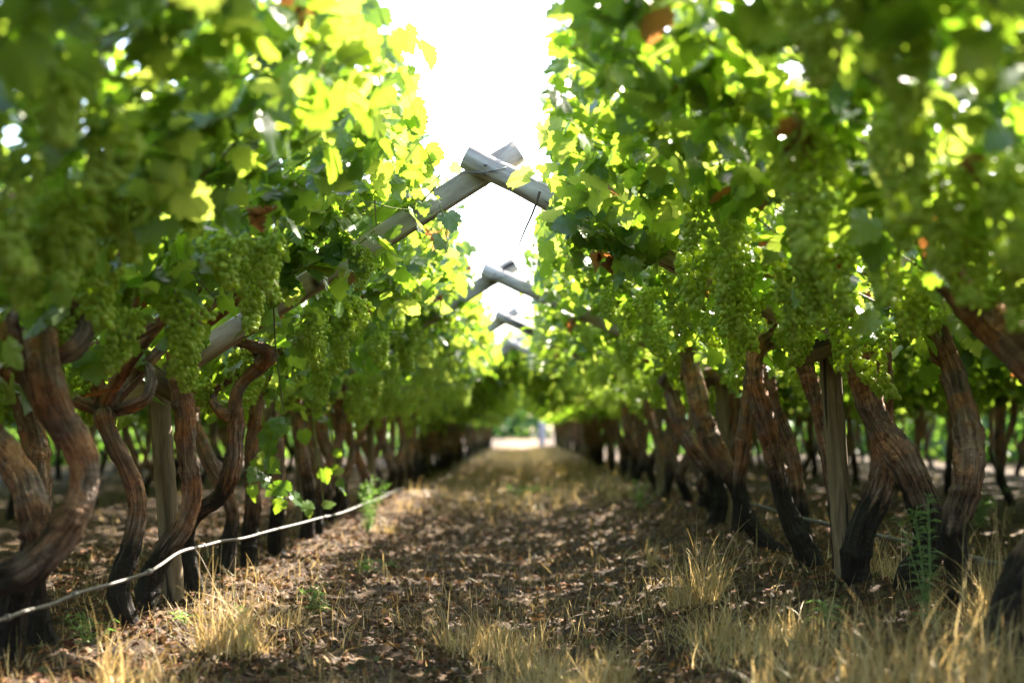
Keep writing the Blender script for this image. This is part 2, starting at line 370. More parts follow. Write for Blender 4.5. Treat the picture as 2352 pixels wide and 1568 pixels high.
def make_foliage(seed, gap, hp, sides, dens=1.0, hi=True, size=0.096, nl=0.0):
    """sides: list of (direction, slope, length). Returns (foliage mesh, cane mesh). Local: row line at x=0, ground at z=0"""
    g = np.random.default_rng(seed)
    pos, lift, canes = [], [], []
    for d, s, Ln in sides:
        ns = max(3, int(round(10 * gap / 0.85 * dens)))
        for k in range(ns):
            y0 = g.uniform(-gap / 2, gap / 2); t0 = g.uniform(-0.05, 0.55) * Ln; n0 = g.uniform(-0.02, 0.10) + nl * (d * sides[0][0] > 0)
            l = min(g.uniform(0.6, 1.3), Ln - t0 + g.uniform(-0.05, 0.07)); m = 9
            tt = np.linspace(0, 1, m); ph = g.uniform(0, 6.28)
            up = g.uniform(0.05, 0.30); droop = g.uniform(-0.05, 0.16) * (g.random() < 0.5)
            T = t0 + l * tt; Nn = n0 + up * tt - droop * tt ** 2 * 2 + 0.025 * np.sin(tt * 7 + ph)
            Y = y0 + g.uniform(-0.25, 0.25) * tt + 0.04 * np.sin(tt * 5 + ph)
            c = np.stack([d * T, Y, hp + s * T + Nn], 1); canes.append((c, 0.0045, g.uniform(0.3, 1.0)))
            q = int(l / 0.038); u = np.sort(g.uniform(0.02, 1.0, q))
            cp = np.stack([np.interp(u, tt, c[:, i]) for i in range(3)], 1)
            cp += g.normal(0, 1, cp.shape) * np.array([0.05, 0.06, 0.05]) + np.array([0, 0, 0.015])
            pos.append(cp); lift.append(np.full(q, float(d)))
        q = int(370 * gap / 0.85 * dens * Ln / 1.35)
        t = g.uniform(-0.03, 1.0, q) * Ln
        n = np.where((g.random(q) < 0.86) | (t > 0.45 * Ln), g.uniform(-0.03, 0.27, q), g.uniform(-0.17, 0.0, q))
        n -= (t > Ln * 0.85) * np.maximum(0, -n)
        # loose clumps with gaps between
        y = g.uniform(-gap * 0.56, gap * 0.56, q)
        keep = (np.sin(t * 9 + seed) * np.sin(y * 8 + seed * 2) + 0.5 * np.sin(t * 17 + y * 13)) > -0.45
        n = n + (nl if d * sides[0][0] > 0 else 0); p = np.stack([d * t, y, hp + s * t + n], 1)[keep]; pos.append(p); lift.append(np.full(len(p), float(d)))
    p = np.vstack(pos); dd = np.concatenate(lift); q = len(p)
    nr = g.normal(0, 1, (q, 3)) * 0.75 + np.array([0, -0.12, 0.75]); nr[:, 0] -= dd * 0.30
    tp = g.normal(0, 1, (q, 3)) * np.array([0.8, 0.8, 0.35]) + np.array([0, 0, -0.75])
    sz = g.uniform(0.62, 1.22, q) * size
    V, Fc, uv, r = leaves(p, nr, tp, sz, T_HI if hi else T_LO, g, 0.45)
    k = len((T_HI if hi else T_LO)[1])
    dead = np.repeat((g.random(q) < 0.016).astype(int), k)
    fm = mesh_np('foliage', V, Fc, [M['leaf'], M['dead']], r, uv, dead)
    tb = []
    for c, r0, col in canes:
        cc = catmull(c, 14) if hi else c
        v, f, u_ = tube(cc, np.linspace(r0, r0 * 0.45, len(cc)), 5 if hi else 3, cap=False); tb.append((v, f, u_, col))
        if hi:
            for _ in range(2):                           # curling tendrils and side twigs
                i = g.integers(3, len(cc) - 1); b = cc[i]; dv = g.normal(0, 1, 3) * np.array([0.09, 0.09, 0.05]) + np.array([0, 0, -0.03])
                pts = [b, b + dv * 0.5 + g.normal(0, 0.015, 3), b + dv + g.normal(0, 0.02, 3)]
                v, f, u_ = tube(catmull(pts, 6), np.linspace(0.002, 0.001, 6), 3, cap=False); tb.append((v, f, u_, g.uniform(0.3, 1)))
    return fm, tube_mesh('canes', tb, M['cane'])

# ------------------------------------------------------------------ grape bunches
def ico(sub):
    import bmesh
    bm = bmesh.new(); bmesh.ops.create_icosphere(bm, subdivisions=sub, radius=1.0)
    bm.verts.index_update(); V = np.array([v.co[:] for v in bm.verts]); Fc = np.array([[v.index for v in f.verts] for f in bm.faces]); bm.free(); return V, Fc
ICO2, ICO1 = ico(2), ico(1)
def make_bunch(seed, n, L, R, br, sphere):
    g = np.random.default_rng(seed); SV, SF = sphere; k = len(SV)
    P, pts = [], []
    wing = g.uniform(0, 6.28); bend = g.normal(0, 0.025, 2)
    tries = 0
    while len(P) < n and tries < n * 40:
        tries += 1
        t = g.random() ** 0.85
        prof = R * (0.45 + 0.75 * min(1, t / 0.14)) * (1 - 0.80 * max(0, t - 0.14) ** 1.25) 
        an = g.uniform(0, 6.28); rr = prof * math.sqrt(g.uniform(0.40, 1.0))
        x = rr * math.cos(an) + bend[0] * math.sin(t * 3); y = rr * math.sin(an) + bend[1] * math.sin(t * 3)
        if t < 0.38 and g.random() < 0.3: x += math.cos(wing) * R * 0.75; y += math.sin(wing) * R * 0.75
        q = np.array([x, y, -0.035 - t * L])
        if all(((q - o) ** 2).sum() > (br * 1.36) ** 2 for o in P): P.append(q); pts.append((an, rr))
    P = np.array(P); n = len(P)
    ax = np.stack([P[:, 0], P[:, 1], np.full(n, -0.05)], 1) + g.normal(0, 0.02, (n, 3)); ax = unit(ax)
    rf = np.tile(np.array([[0.31, 0.91, 0.28]]), (n, 1)); s1 = unit(np.cross(ax, rf)); s2 = np.cross(ax, s1)
    sz = br * g.uniform(0.78, 1.12, n)
    V = P[:, None] + sz[:, None, None] * (s1[:, None] * SV[None, :, 0:1] + s2[:, None] * SV[None, :, 1:2] + ax[:, None] * SV[None, :, 2:3] * 1.32)
    Fc = (SF[None] + (np.arange(n) * k)[:, None, None]).reshape(-1, 3)
    r = np.repeat(g.random(n), k); V = V.reshape(-1, 3)
    uv = np.zeros((len(V), 2)); midx = np.zeros(len(Fc), int)
    stem = catmull([(0, 0, 0.03), (0.004, 0.002, -0.04), (bend[0], bend[1], -L * 0.5), (0, 0, -L * 0.9)], 12)
    v, f, u_ = tube(stem, np.linspace(0.0035, 0.0015, 12), 4, cap=False)
    tri = np.vstack([f[:, [0, 1, 2]], f[:, [0, 2, 3]]])
    Fc = np.vstack([Fc, tri + len(V)]); V = np.vstack([V, v]); uv = np.vstack([uv, u_]); r = np.concatenate([r, np.full(len(v), 0.8)])
    midx = np.concatenate([midx, np.ones(len(tri), int)])
    return mesh_np('grape_bunch', V, Fc, [M['berry'], M['cane']], r, uv, midx)
BUNCH = [make_bunch(100 + i, [180, 140, 190, 120, 150, 90][i], [0.21, 0.18, 0.24, 0.16, 0.22, 0.13][i], [0.056, 0.054, 0.056, 0.050, 0.050, 0.046][i], 0.0086, ICO2) for i in range(6)]
BUNCH_LO = [make_bunch(200 + i, [70, 55, 85][i], [0.24, 0.20, 0.26][i], 0.056, 0.0105, ICO1) for i in range(3)]

# ------------------------------------------------------------------ trunks
def bark_disp(seed, amp=1.0):
    g = np.random.default_rng(seed); ph = g.uniform(0, 6.28, 8); rings = np.concatenate([g.uniform(0, 2.2, 14), g.uniform(0.55, 0.75) + np.arange(5) * 0.03, g.uniform(0.9, 1.1) + np.arange(4) * 0.026, g.uniform(0, 2, 3)])
    strength = g.uniform(0.05, 0.16, 26); z0 = g.uniform(0, 50)
    def f(L, an):
        r = 1 + amp * (0.07 * math.sin(2 * an + ph[0]) + 0.05 * np.sin(3 * an + ph[1] + L * 5) + 0.035 * np.sin(7 * an + ph[2] + L * 3) + 0.03 * np.sin(11 * an + ph[3] - L * 6))
        for q, s in zip(rings, strength): r = r + amp * s * np.exp(-((L - q - 0.01 * math.sin(an * 2 + ph[4])) / 0.011) ** 2)
        c, s_ = math.cos(an) * 1.6, math.sin(an) * 1.6
        nz = np.array([noise.noise(Vector((c, s_, z0 + l * 7))) + 0.5 * noise.noise(Vector((c * 3, s_ * 3, z0 + l * 22))) for l in L])
        return r + amp * 0.15 * nz
    return f
def trunk_tube(pts, r0, r1, seed, sides=20, step=0.014, base=True, amp=1.0):
    P = np.asarray(pts, float); ln = np.linalg.norm(np.diff(P, axis=0), axis=1).sum()
    n = max(12, int(ln / step)); c = catmull(P, n); t = np.linspace(0, 1, n)
    rad = r0 + (r1 - r0) * t
    if base: rad = rad * (1 + 0.28 * np.exp(-t * ln / 0.07)) * (1 + 0.10 * np.exp(-((1 - t) * ln / 0.08) ** 2))
    g = np.random.default_rng(seed); rad = rad * (1 + 0.09 * np.sin(t * ln * g.uniform(6, 11) + g.uniform(0, 6)))
    rad = rad * (1 - 0.55 * np.clip(1 - (1 - t) * ln / 0.035, 0, 1) ** 1.5)
    v, f, u = tube(c, rad, sides, bark_disp(seed, amp))
    w = sides + 1; grid = v[:n * w].reshape(n, w, 3); ug = u[:n * w].reshape(n, w, 2); ns = int(ln * 85 * r0 / 0.05) if sides > 10 else 0
    SV, SF, SU = [], [], []
    for k in range(ns):                                   # strips of bark peeling off along the grain
        m = int(g.integers(3, 9) * 0.014 / step) + 2; i = int(g.integers(0, max(1, n - m - 1))); jj = g.uniform(0, sides - 1); wd = g.uniform(0.25, 0.75); j0 = int(jj); fr = jj - j0
        curl = g.uniform(0.0, 0.55) * g.choice([0, 0, 1]); o = len(SV) * 1
        for a_ in range(m):
            r_ = grid[min(i + a_, n - 1)]; t_ = a_ / (m - 1); lift = 0.0035 + 0.018 * curl * max(0, t_ - 0.5) ** 2 * 4; prof = math.sin(math.pi * (0.12 + 0.76 * t_))
            for e_ in (-0.5, 0.5):
                q_ = min(max(fr + e_ * wd * prof + 0.0 + math.sin(a_ * 0.9 + k) * 0.08, -0.99), 1.99); jb = int(math.floor(j0 + q_)) % sides; ff = (j0 + q_) - math.floor(j0 + q_)
                p_ = r_[jb] * (1 - ff) + r_[jb + 1] * ff; d_ = p_ - c[min(i + a_, n - 1)]; d_ = d_ / (np.linalg.norm(d_) + 1e-9)
                SV.append(p_ + d_ * lift); SU.append(ug[min(i + a_, n - 1)][jb] + np.array([k * 0.037, 0.31 * k]))
        for a_ in range(m - 1): SF.append((o + a_ * 2, o + a_ * 2 + 1, o + a_ * 2 + 3, o + a_ * 2 + 2))
    if ns: v, f, u, _ = join([(v, f, u, 0.5), (np.array(SV), np.array(SF), np.array(SU), 0.5)])
    return (v, f, u, 0.5)
def arms_from(head, d_in, hp, sA, sB, seed, count=3):
    """gnarled arms that carry the trunk head up onto the sloping trellis"""
    g = np.random.default_rng(seed); out = []
    for k in range(count):
        d = d_in if k != 1 else -d_in; s = sA if d == d_in else sB
        yy = g.uniform(-0.3, 0.3); t1 = g.uniform(0.25, 0.6)
        p = [head, head + np.array([d * 0.08, yy * 0.3, 0.07]), np.array([d * t1 * 0.5, yy * 0.8 + head[1], hp + s * t1 * 0.5 + 0.03 + g.normal(0, 0.03)]),
             np.array([d * t1, yy + head[1] + g.normal(0, 0.08), hp + s * t1 + 0.05])]
        p[1][0] = head[0] * 0.5 + p[1][0] * 0.5
        out.append(trunk_tube(p, 0.034, 0.014, seed * 7 + k, 12, 0.02, False))
    return out

def generic_trunk(seed, hp, d_in, sA, sB, lo=False):
    g = np.random.default_rng(seed)
    lean = g.uniform(-0.16, 0.16); ly = g.uniform(-0.2, 0.2); bow = g.uniform(-0.10, 0.10)
    pts = [(0, 0, -0.06), (g.normal(0, 0.02), g.normal(0, .02), 0.06), (bow, g.normal(0, 0.05), 0.28), (bow * 0.4 + lean * 0.5, ly * 0.5, 0.55), (lean, ly, 0.80), (lean * 0.8, ly, hp - 0.06)]
    r = g.uniform(0.032, 0.050)
    tr = [trunk_tube(pts, r * 1.1, r * 0.95, seed, 12 if lo else 18, 0.03 if lo else 0.016)]
    if g.random() < 0.75:
        p2 = [pts[2], (bow - lean * 0.7, -ly * 0.6, 0.58), (-lean, -ly, 0.9), (-lean * 0.6, -ly, hp)]
        tr.append(trunk_tube(p2, r * 0.7, r * 0.6, seed + 1, 12, 0.03, False))
    arms = arms_from(np.array(pts[-1]), d_in, hp, sA, sB, seed)
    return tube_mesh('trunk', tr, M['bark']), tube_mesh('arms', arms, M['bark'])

LEFT = dict(x=XL, hp=HPL, d=1, s=SL, L=1.20); RIGHT = dict(x=XR, hp=HPR, d=-1, s=SR, L=1.38)
def bunches(root, dx, dy, dz, R, gap, n_in, n_out, g, meshes, keep=None):
    for k in range(n_in + n_out):
        d = R['d'] if k < n_in else -R['d']; L = R['L']
        t = (0.08 + 0.62 * g.random() ** 1.1) * L
        b = obj('grape_bunch', meshes[g.integers(len(meshes))], root,
                (dx + d * t, dy + g.uniform(-gap / 2, gap / 2), dz + R['hp'] + R['s'] * t - g.uniform(-0.08, 0.08)), g.uniform(0, 6.28))
        b.rotation_euler = (g.normal(0, 0.12), g.normal(0, 0.12), g.uniform(0, 6.28)); s = g.uniform(0.8, 1.25); b.scale = (s, s, s * g.uniform(0.9, 1.15))

def P3(lst, Y):
    """survey points (u, v[, Y]) -> world"""
    return [at(q[0], q[1], q[2] if len(q) > 2 else Y) for q in lst]

# near vines, each surveyed from the photograph: depth, stems [(points from ground up, radius at foot, radius at head)], label
NEAR_L = [
 (4.25, [([(-150, 1640), (-110, 1480), (-70, 1370), (10, 1328), (80, 1300), (140, 1240), (175, 1160), (182, 1080), (165, 1010), (138, 940), (118, 860), (100, 780), (92, 725)], 55, 46),
        ([(150, 1010), (95, 945), (55, 870), (32, 800), (22, 735), (45, 705), (95, 690), (150, 705), (172, 750), (160, 795), (120, 825)], 36, 28)],
  'thick reddish vine trunk curved in an S with a looped fork above'),
 (4.7, [([(0, 1600), (12, 1480), (40, 1360), (90, 1270), (92, 1200), (60, 1130), (15, 1065), (-40, 990), (-90, 900)], 48, 44)],
  'pale grey vine trunk leaning out of the picture behind the S-shaped trunk'),
 (5.15, [([(100, 1520), (85, 1420), (88, 1300), (98, 1200), (85, 1110), (72, 1030), (52, 955), (40, 880)], 44, 38)],
  'upright vine with flaking orange bark between the S-shaped trunk and the slim leaning trunk'),
 (5.6, [([(310, 1475), (290, 1410), (278, 1345), (300, 1260), (310, 1180), (303, 1115), (282, 1050), (256, 985), (243, 935)], 32, 26),
        ([(290, 1420), (262, 1440)], 22, 17), ([(243, 945), (190, 925), (165, 915), (140, 930)], 20, 13),
        ([(250, 945), (300, 935), (335, 915), (338, 870), (318, 830)], 20, 13), ([(225, 940), (228, 880), (235, 800), (245, 750)], 17, 12)],
  'slim vine leaning left above a black knobbly foot, ahead of the timber post'),
 (6.15, [([(352, 1432), (345, 1350), (372, 1275), (415, 1210), (436, 1130), (430, 1050), (432, 960), (420, 895), (402, 845), (390, 780)], 36, 29)],
  'ringed red-brown vine trunk bending round the near post at its foot'),
 (6.65, [([(462, 1400), (440, 1310), (425, 1230), (450, 1178), (505, 1140), (538, 1070), (546, 985), (540, 915), (560, 870), (600, 840)], 27, 24),
         ([(535, 960), (500, 940), (480, 905), (520, 870), (590, 850), (640, 800)], 17, 10)],
  'crooked vine trunk with an elbow, just beyond the near timber post'),
 (7.9, [([(512, 1330), (520, 1250), (530, 1185), (512, 1115), (478, 1045), (452, 970), (440, 910)], 24, 20)],
  'thin dark vine trunk slanting behind the elbow-shaped trunk'),
 (8.15, [([(570, 1322), (568, 1240), (580, 1150), (580, 1050), (592, 950), (600, 880)], 24, 20)],
  'straight dark-footed vine trunk crossed by the hose where it has a pale joint'),
 (8.9, [([(640, 1300), (630, 1240), (642, 1130), (640, 1020), (625, 960), (620, 890)], 24, 19)],
  'vine trunk behind the green shoot that hangs below the canopy'),
 (10.0, [([(700, 1258), (712, 1150), (700, 1050), (682, 960), (680, 900)], 22, 18)],
  'dark vine trunk next to the second post of the left-hand row'),
]
NEAR_R = [
 (4.15, [([(2335, 1640), (2325, 1500), (2345, 1380), (2400, 1250), (2450, 1100), (2450, 960), (2390, 850), (2290, 740), (2200, 650), (2145, 580), (2120, 500)], 66, 44)],
  'thick arched vine trunk leaning in overhead at the right edge, with a broad black foot'),
 (5.3, [([(2250, 1480), (2215, 1350), (2192, 1220), (2212, 1110), (2216, 1000), (2202, 900), (2168, 780), (2145, 690)], 36, 36),
        ([(2150, 700), (2120, 640), (2060, 600)], 24, 14)],
  'tall vine trunk with heavy bark rings half way up, nearest the arched trunk'),
 (5.8, [([(2112, 1420), (2090, 1330), (2128, 1260), (2122, 1170), (2082, 1065), (2032, 985), (1990, 890), (1962, 800), (1950, 740)], 44, 34)],
  'vine trunk leaning from a black stump, next to the tall weed'),
 (6.18, [([(1998, 1385), (1962, 1310), (1972, 1225), (2020, 1125), (2036, 1040), (2030, 960), (2018, 840), (2005, 750), (1985, 690)], 37, 32),
         ([(2000, 730), (2030, 690), (2060, 650)], 22, 14), ([(1985, 720), (1930, 690), (1880, 640)], 22, 14)],
  'vine trunk with a split grey head and black swollen foot beside the right post'),
 (6.75, [([(1925, 1345), (1922, 1220), (1912, 1090), (1890, 970), (1862, 870), (1830, 800), (1790, 740)], 22, 24)],
  'slender vine trunk rising close behind the right timber post'),
 (7.0, [([(1892, 1345), (1845, 1255), (1805, 1155), (1782, 1055), (1756, 965), (1730, 870), (1738, 800), (1790, 768)], 31, 27),
        ([(1790, 768), (1830, 790), (1850, 760)], 24, 14)],
  'bent vine trunk with a hooked shoulder and black foot reaching the post'),
 (8.0, [([(1815, 1262), (1745, 1228), (1702, 1140), (1706, 1035), (1716, 930), (1722, 830)], 23, 20)],
  'vine trunk whose black foot creeps sideways along the soil'),
 (8.5, [([(1858, 1225), (1835, 1120), (1812, 1020), (1775, 930), (1760, 840)], 20, 18)],
  'thin leaning vine trunk half hidden behind the hook-shouldered trunk'),
 (9.4, [([(1705, 1235), (1702, 1140), (1650, 1045), (1612, 965), (1590, 860), (1585, 800)], 25, 27)],
  'ring-barked vine trunk leaning towards the path, a sun spot on its side'),
 (10.2, [([(1640, 1212), (1652, 1130), (1618, 1068), (1570, 990), (1538, 890)], 20, 22)],
  'slender vine trunk slanting over the path beyond the sun-spotted trunk'),
]
def near_row(R, rows, ylo, sd0):
    ys = [r[0] for r in rows]
    for i, (Y, stems, label) in enumerate(rows):
        prev = ys[i - 1] if i else ylo; nxt = ys[i + 1] if i + 1 < len(ys) else Y + 0.85
        gap = max(0.3, (nxt - prev) / 2); mid = (prev + nxt) / 4 + Y / 2
        mid = ((prev + Y) / 2 + (Y + nxt) / 2) / 2; gap = (nxt - prev) / 2
        foot = at(stems[0][0][0][0], stems[0][0][0][1], Y); base = Vector((foot.x, Y, gz(foot.x, Y)))
        root = thing('grape_vine', base, label, 'grape vine', 'grape vines planted in rows')
        tr = []
        for q, (pts, r0, r1) in enumerate(stems):
            W3 = P3(pts, Y); loc = [np.array(p - base) for p in W3]
            if q == 0: loc[0][2] = min(loc[0][2], -0.05)
            g = np.random.default_rng(sd0 + i * 10 + q)
            for j, p in enumerate(loc): p[1] += 0.05 * math.sin(j * 1.1 + i) + (0.10 if q else 0) * j / len(loc)
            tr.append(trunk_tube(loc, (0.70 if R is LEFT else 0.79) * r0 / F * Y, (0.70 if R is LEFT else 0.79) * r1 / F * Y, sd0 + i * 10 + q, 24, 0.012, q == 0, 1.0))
        obj('trunk', tube_mesh('trunk', tr, M['bark']), root)
        head = tr and np.array(P3(stems[0][0][-1:], Y)[0] - base)
        sh = Vector((R['x'] - base.x, 0, -base.z))
        hd = head - np.array(sh); arms = arms_from(hd, R['d'], R['hp'], R['s'], R['s'], sd0 + i, 3)
        ao = obj('arms', tube_mesh('arms', arms, M['bark']), root, sh)
        fm, cm = make_foliage(sd0 + i, gap, R['hp'], [(R['d'], R['s'], R['L']), (-R['d'], R['s'], 1.62)], 1.12, nl=(0.10 if R is LEFT and 4.9 < Y < 6.5 else 0.0))  # outer side lengthened over the next aisle to keep its ground in shade
        o = (R['x'] - base.x, mid - base.y, -base.z)
        obj('foliage', fm, root, o); obj('canes', cm, root, o)
        bunches(root, *o, R, gap, 0 if (R is LEFT and 4.9 < Y < 6.5) else max(2, int(6 * gap / 0.85)), 2, np.random.default_rng(sd0 * 3 + i), BUNCH)
        yield root

# shared shapes for the rest of the rows
def family(R, close):
    L = R['L'] if not close else (1.52 if R is LEFT else 1.72)
    hi = not close
    out = []
    for i in range(5 if hi else 4):
        sdv = 500 + i + (50 if R is RIGHT else 0) + 200 * close
        fm, cm = make_foliage(sdv, 0.87, R['hp'], [(R['d'], R['s'], L), (-R['d'], R['s'], 1.62)], 1.12 if hi else 1.35 if close == 1 else 0.9, hi, 0.096 if hi else 0.140)  # outer side lengthened past the ridge, side rows thickened, to shade the side aisles
        tm, am = generic_trunk(sdv, R['hp'], R['d'], R['s'], R['s'], not hi)
        out.append((fm, cm, tm, am))
    return out
FAM = {('L', 0): family(LEFT, 0), ('R', 0): family(RIGHT, 0), ('L', 1): family(LEFT, 1), ('R', 1): family(RIGHT, 1), ('L', 2): family(LEFT, 2), ('R', 2): family(RIGHT, 2)}
VINES = 0
def generic_vine(side, x, Y, label, nb, g, close=None):
    global VINES
    VINES += 1
    R = LEFT if side == 'L' else RIGHT
    close = (2 if Y > 21 else 0) if close is None else close
    fm, cm, tm, am = FAM[(side, int(close))][g.integers(len(FAM[(side, int(close))]))]
    tm, am = FAM[(side, int(close))][g.integers(len(FAM[(side, int(close))]))][2:]
    bx, by = x + g.normal(0, 0.05), Y
    base = Vector((bx, by, gz(bx, by)))
    root = thing('grape_vine', base, label, 'grape vine', 'grape vines planted in rows')
    o = (x - bx, 0, -base.z)
    obj('trunk', tm, root); obj('arms', am, root); obj('foliage', fm, root, o); obj('canes', cm, root, o)
    if nb: bunches(root, *o, R, 0.85, nb, 1 if nb > 5 else 0, g, BUNCH if Y < 13 else BUNCH_LO)
    return root

# ------------------------------------------------------------------ ground
def build_ground():
    xs = np.unique(np.concatenate([np.linspace(-400, -12, 14), np.linspace(-12, -3, 40), np.linspace(-3, 3, 160), np.linspace(3, 12, 40), np.linspace(12, 400, 14)]))
    ys = np.unique(np.concatenate([np.linspace(-60, 0, 8), np.linspace(0, 14, 300), np.linspace(14, 75, 180), np.linspace(75, 1500, 30)]))
    X, Y = np.meshgrid(xs, ys, indexing='ij'); Z = ground_z(X, Y)
    near = (np.abs(X) < 4) & (Y > 2) & (Y < 16)
    Z = Z + near * np.array([[0.030 * noise.noise(Vector((x * 5, y * 5, 0))) + 0.022 * noise.noise(Vector((x * 17, y * 17, 3))) if (abs(x) < 4 and 2 < y < 16) else 0 for y in ys] for x in xs])
    V = np.stack([X, Y, Z], -1).reshape(-1, 3); w = len(ys)
    i, j = np.meshgrid(np.arange(len(xs) - 1), np.arange(w - 1), indexing='ij')
    q = np.stack([i * w + j, (i + 1) * w + j, (i + 1) * w + j + 1, i * w + j + 1], -1).reshape(-1, 4)
    tag(obj('ground', mesh_np('ground', V, q, [M['ground']])), 'brown vineyard soil with straw and leaf litter', 'ground', kind='structure')
build_ground()

# ------------------------------------------------------------------ trellis frames
def log(p0, p1, r, seed, flat=0.0, sides=18):
    g = np.random.default_rng(seed); n = 24; t = np.linspace(0, 1, n)[:, None]
    c = np.array(p0) * (1 - t) + np.array(p1) * t + g.normal(0, 0.0015, (n, 3))
    ph = g.uniform(0, 6.28, 3)
    def f(L, an): return 1 + 0.03 * math.sin(2 * an + ph[0]) + 0.02 * np.sin(3 * an + ph[1] + L * 2) - 0.06 * max(0, math.cos(an * 1 - ph[2])) ** 12
    rad = np.full(n, r); rad[0] *= 0.985; rad[-1] *= 0.985
    v, fc, u = tube(c, rad, sides, f); u = u + np.array([g.uniform(0, 9), g.uniform(0, 9)]); return (v, fc, u, 0.5)
def prism(p0, p1, w, h, seed):
    """a squared, slightly rounded timber between two points"""
    p0, p1 = Vector(p0), Vector(p1); d = (p1 - p0).normalized(); sde = d.cross(Vector((0, 0, 1))).normalized(); upv = sde.cross(d)
    V, UV = [], []; b = 0.008
    prof = [(-w + b, -h), (w - b, -h), (w, -h + b), (w, h - b), (w - b, h), (-w + b, h), (-w, h - b), (-w, -h + b)]
    n = 10; L = (p1 - p0).length; off = random.random() * 9
    for i in range(n):
        c = p0 + d * L * i / (n - 1)
        for k in range(9):
            a_, b_ = prof[k % 8]; V.append(c + sde * a_ + upv * b_); UV.append((k / 8 * 0.4 + off, L * i / (n - 1) + off))
    q = [(i * 9 + k, i * 9 + k + 1, (i + 1) * 9 + k + 1, (i + 1) * 9 + k) for i in range(n - 1) for k in range(8)]
    for e in (0, n - 1):
        ci = len(V); V.append(p0 if e == 0 else p1); UV.append((off + 0.2, off))
        q += [(ci, e * 9 + k + (e == 0), e * 9 + k + (e != 0), ci) for k in range(8)]
    return (np.array([tuple(v) for v in V]), np.array(q), np.array(UV), 0.5)
FRAME_LABELS = ['weathered timber gable arch nearest the camera, overhead', 'sharp weathered timber gable arch with a crossed ridge and its two near posts',
                'second crossed timber gable arch down the path, slightly blurred', 'third timber gable arch down the path, small against the white sky',
                'fourth timber gable arch, its ridge just above the leaves']
for i, Y in enumerate(FRAMES):
    lab = FRAME_LABELS[i] if i < len(FRAME_LABELS) else 'timber gable arch lost in blurred leaves far down the path'
    root = thing('trellis_arch', (XA, Y, 0), lab, 'trellis frame', 'timber trellis frames over the path')
    j = np.random.default_rng(40 + i).normal(0, 0.02, 6) if i != 1 else np.zeros(6)
    if i == 1:
        lt, lb = at(362, 866, Y), at(402, 1420, Y); rt, rb = at(1903, 775, Y), at(1945, 1375, Y)
    else:
        lt, lb = Vector((XL - 0.02 + j[0], Y, HPL)), Vector((XL + 0.03 + j[1], Y, 0)); rt, rb = Vector((XR - 0.08 + j[2], Y, HPR)), Vector((XR - 0.05 + j[3], Y, 0.1))
    apex = Vector((XA + j[4], Y, HA + j[5]))
    O = Vector((XA, Y, 0)); pr = 0.046
    for top, bot, sd_ in ((lt, lb, 1), (rt, rb, 2)):
        d = (bot - top).normalized(); bt = bot + d * 0.25; hs = Vector((0, 0.0, 0))
        obj('post', tube_mesh('post', [log(tuple(bt - O), tuple(top - O), pr, 60 + i * 9 + sd_)], M['post']), root)
    # rafters: the left one squared and behind, the right one a round pole in front, lapped at the ridge
    dl = (apex - lt).normalized(); dr = (apex - rt).normalized(); back = Vector((0, 0.05, 0))
    obj('rafter', tube_mesh('rafter', [prism(lt - dl * 0.22 + back * 1.2 - O, apex + dl * 0.17 + back - O, 0.042, 0.050, i)], M['timber']), root)
    obj('rafter', tube_mesh('rafter', [log(tuple(rt - dr * 0.20 - back * 0.95 - O), tuple(apex + dr * 0.10 - back * 0.95 - O), 0.053, 80 + i)], M['timber']), root)
    # rafters of the neighbouring aisles that start from the same posts
    for top, d, s in ((lt, -1, SL), (rt, 1, SR)):
        e = top + Vector((d * 1.5, 0, 1.5 * s)); st = top + Vector((-d * 0.13, 0, -0.13 * s)); yo = Vector((0, 0.05 if d > 0 else -0.047 * 2, 0))
        if d > 0: yo = Vector((0, 0.11, 0))
        obj('rafter', tube_mesh('rafter', [prism(st + yo - O, e + yo - O, 0.04, 0.048, 30 + i)], M['post']), root)
    if i == 1:                                            # short block nailed across the head of the right post
        bp = at(1838, 812, Y - 0.07) - O; ep = at(1945, 778, Y - 0.07) - O
        obj('block', tube_mesh('block', [prism(bp, ep, 0.022, 0.055, 77)], M['post']), root)
    jt = (apex - O) + Vector((0, -0.0, -0.035)); tw = []
    for k in range(3):                                    # wire wound round the lapped joint
        an = np.linspace(0, 2 * math.pi, 25); ax = Vector((0.35 - 0.35 * k, 0, 1)).normalized(); e1 = ax.cross(Vector((0, 1, 0))).normalized()
        ring = np.array([tuple(jt + Vector((0.05 * (k - 1), 0, 0.01 * k)) + e1 * 0.066 * math.cos(q) + Vector((0, 1, 0)) * 0.116 * math.sin(q) + ax * 0.012 * math.sin(q * 2 + k)) for q in an])
        tw.append((*tube(ring, 0.0028, 6, cap=False), 0.5))
    obj('tie_wire', tube_mesh('tie_wire', tw, M['hose_clip']), root)
    bolt = tube(np.array([apex - O + Vector((0.0, -0.12, 0)), apex - O + Vector((0, 0.12, 0))]), 0.007, 8)
    obj('bolt', tube_mesh('bolt', [(*bolt, 0.5)], M['wire']), root)

# wires along the rafters that carry the canes
for side, R in ((-1, LEFT), (1, RIGHT)):
    for k, t in enumerate((0.3, 0.62, 0.94, 1.24)):
        x = R['x'] + R['d'] * t; h = R['hp'] + R['s'] * t + 0.075
        p = np.array([(x, y, h + (0.0 if q % 2 else -0.012)) for q, y in enumerate(np.arange(1.9, 67, 2.15))])
        o = obj('trellis_wire', tube_mesh('trellis_wire', [(*tube(p, 0.0016, 5), 0.5)], M['wire']))
        tag(o, ['lowest wire strung along the rafters of the %s row', 'second wire up along the rafters of the %s row', 'third wire up along the rafters of the %s row', 'topmost wire beside the open ridge over the %s row'][k] % ('left-hand' if side < 0 else 'right-hand'), 'wire', 'wires strung along the rafters')

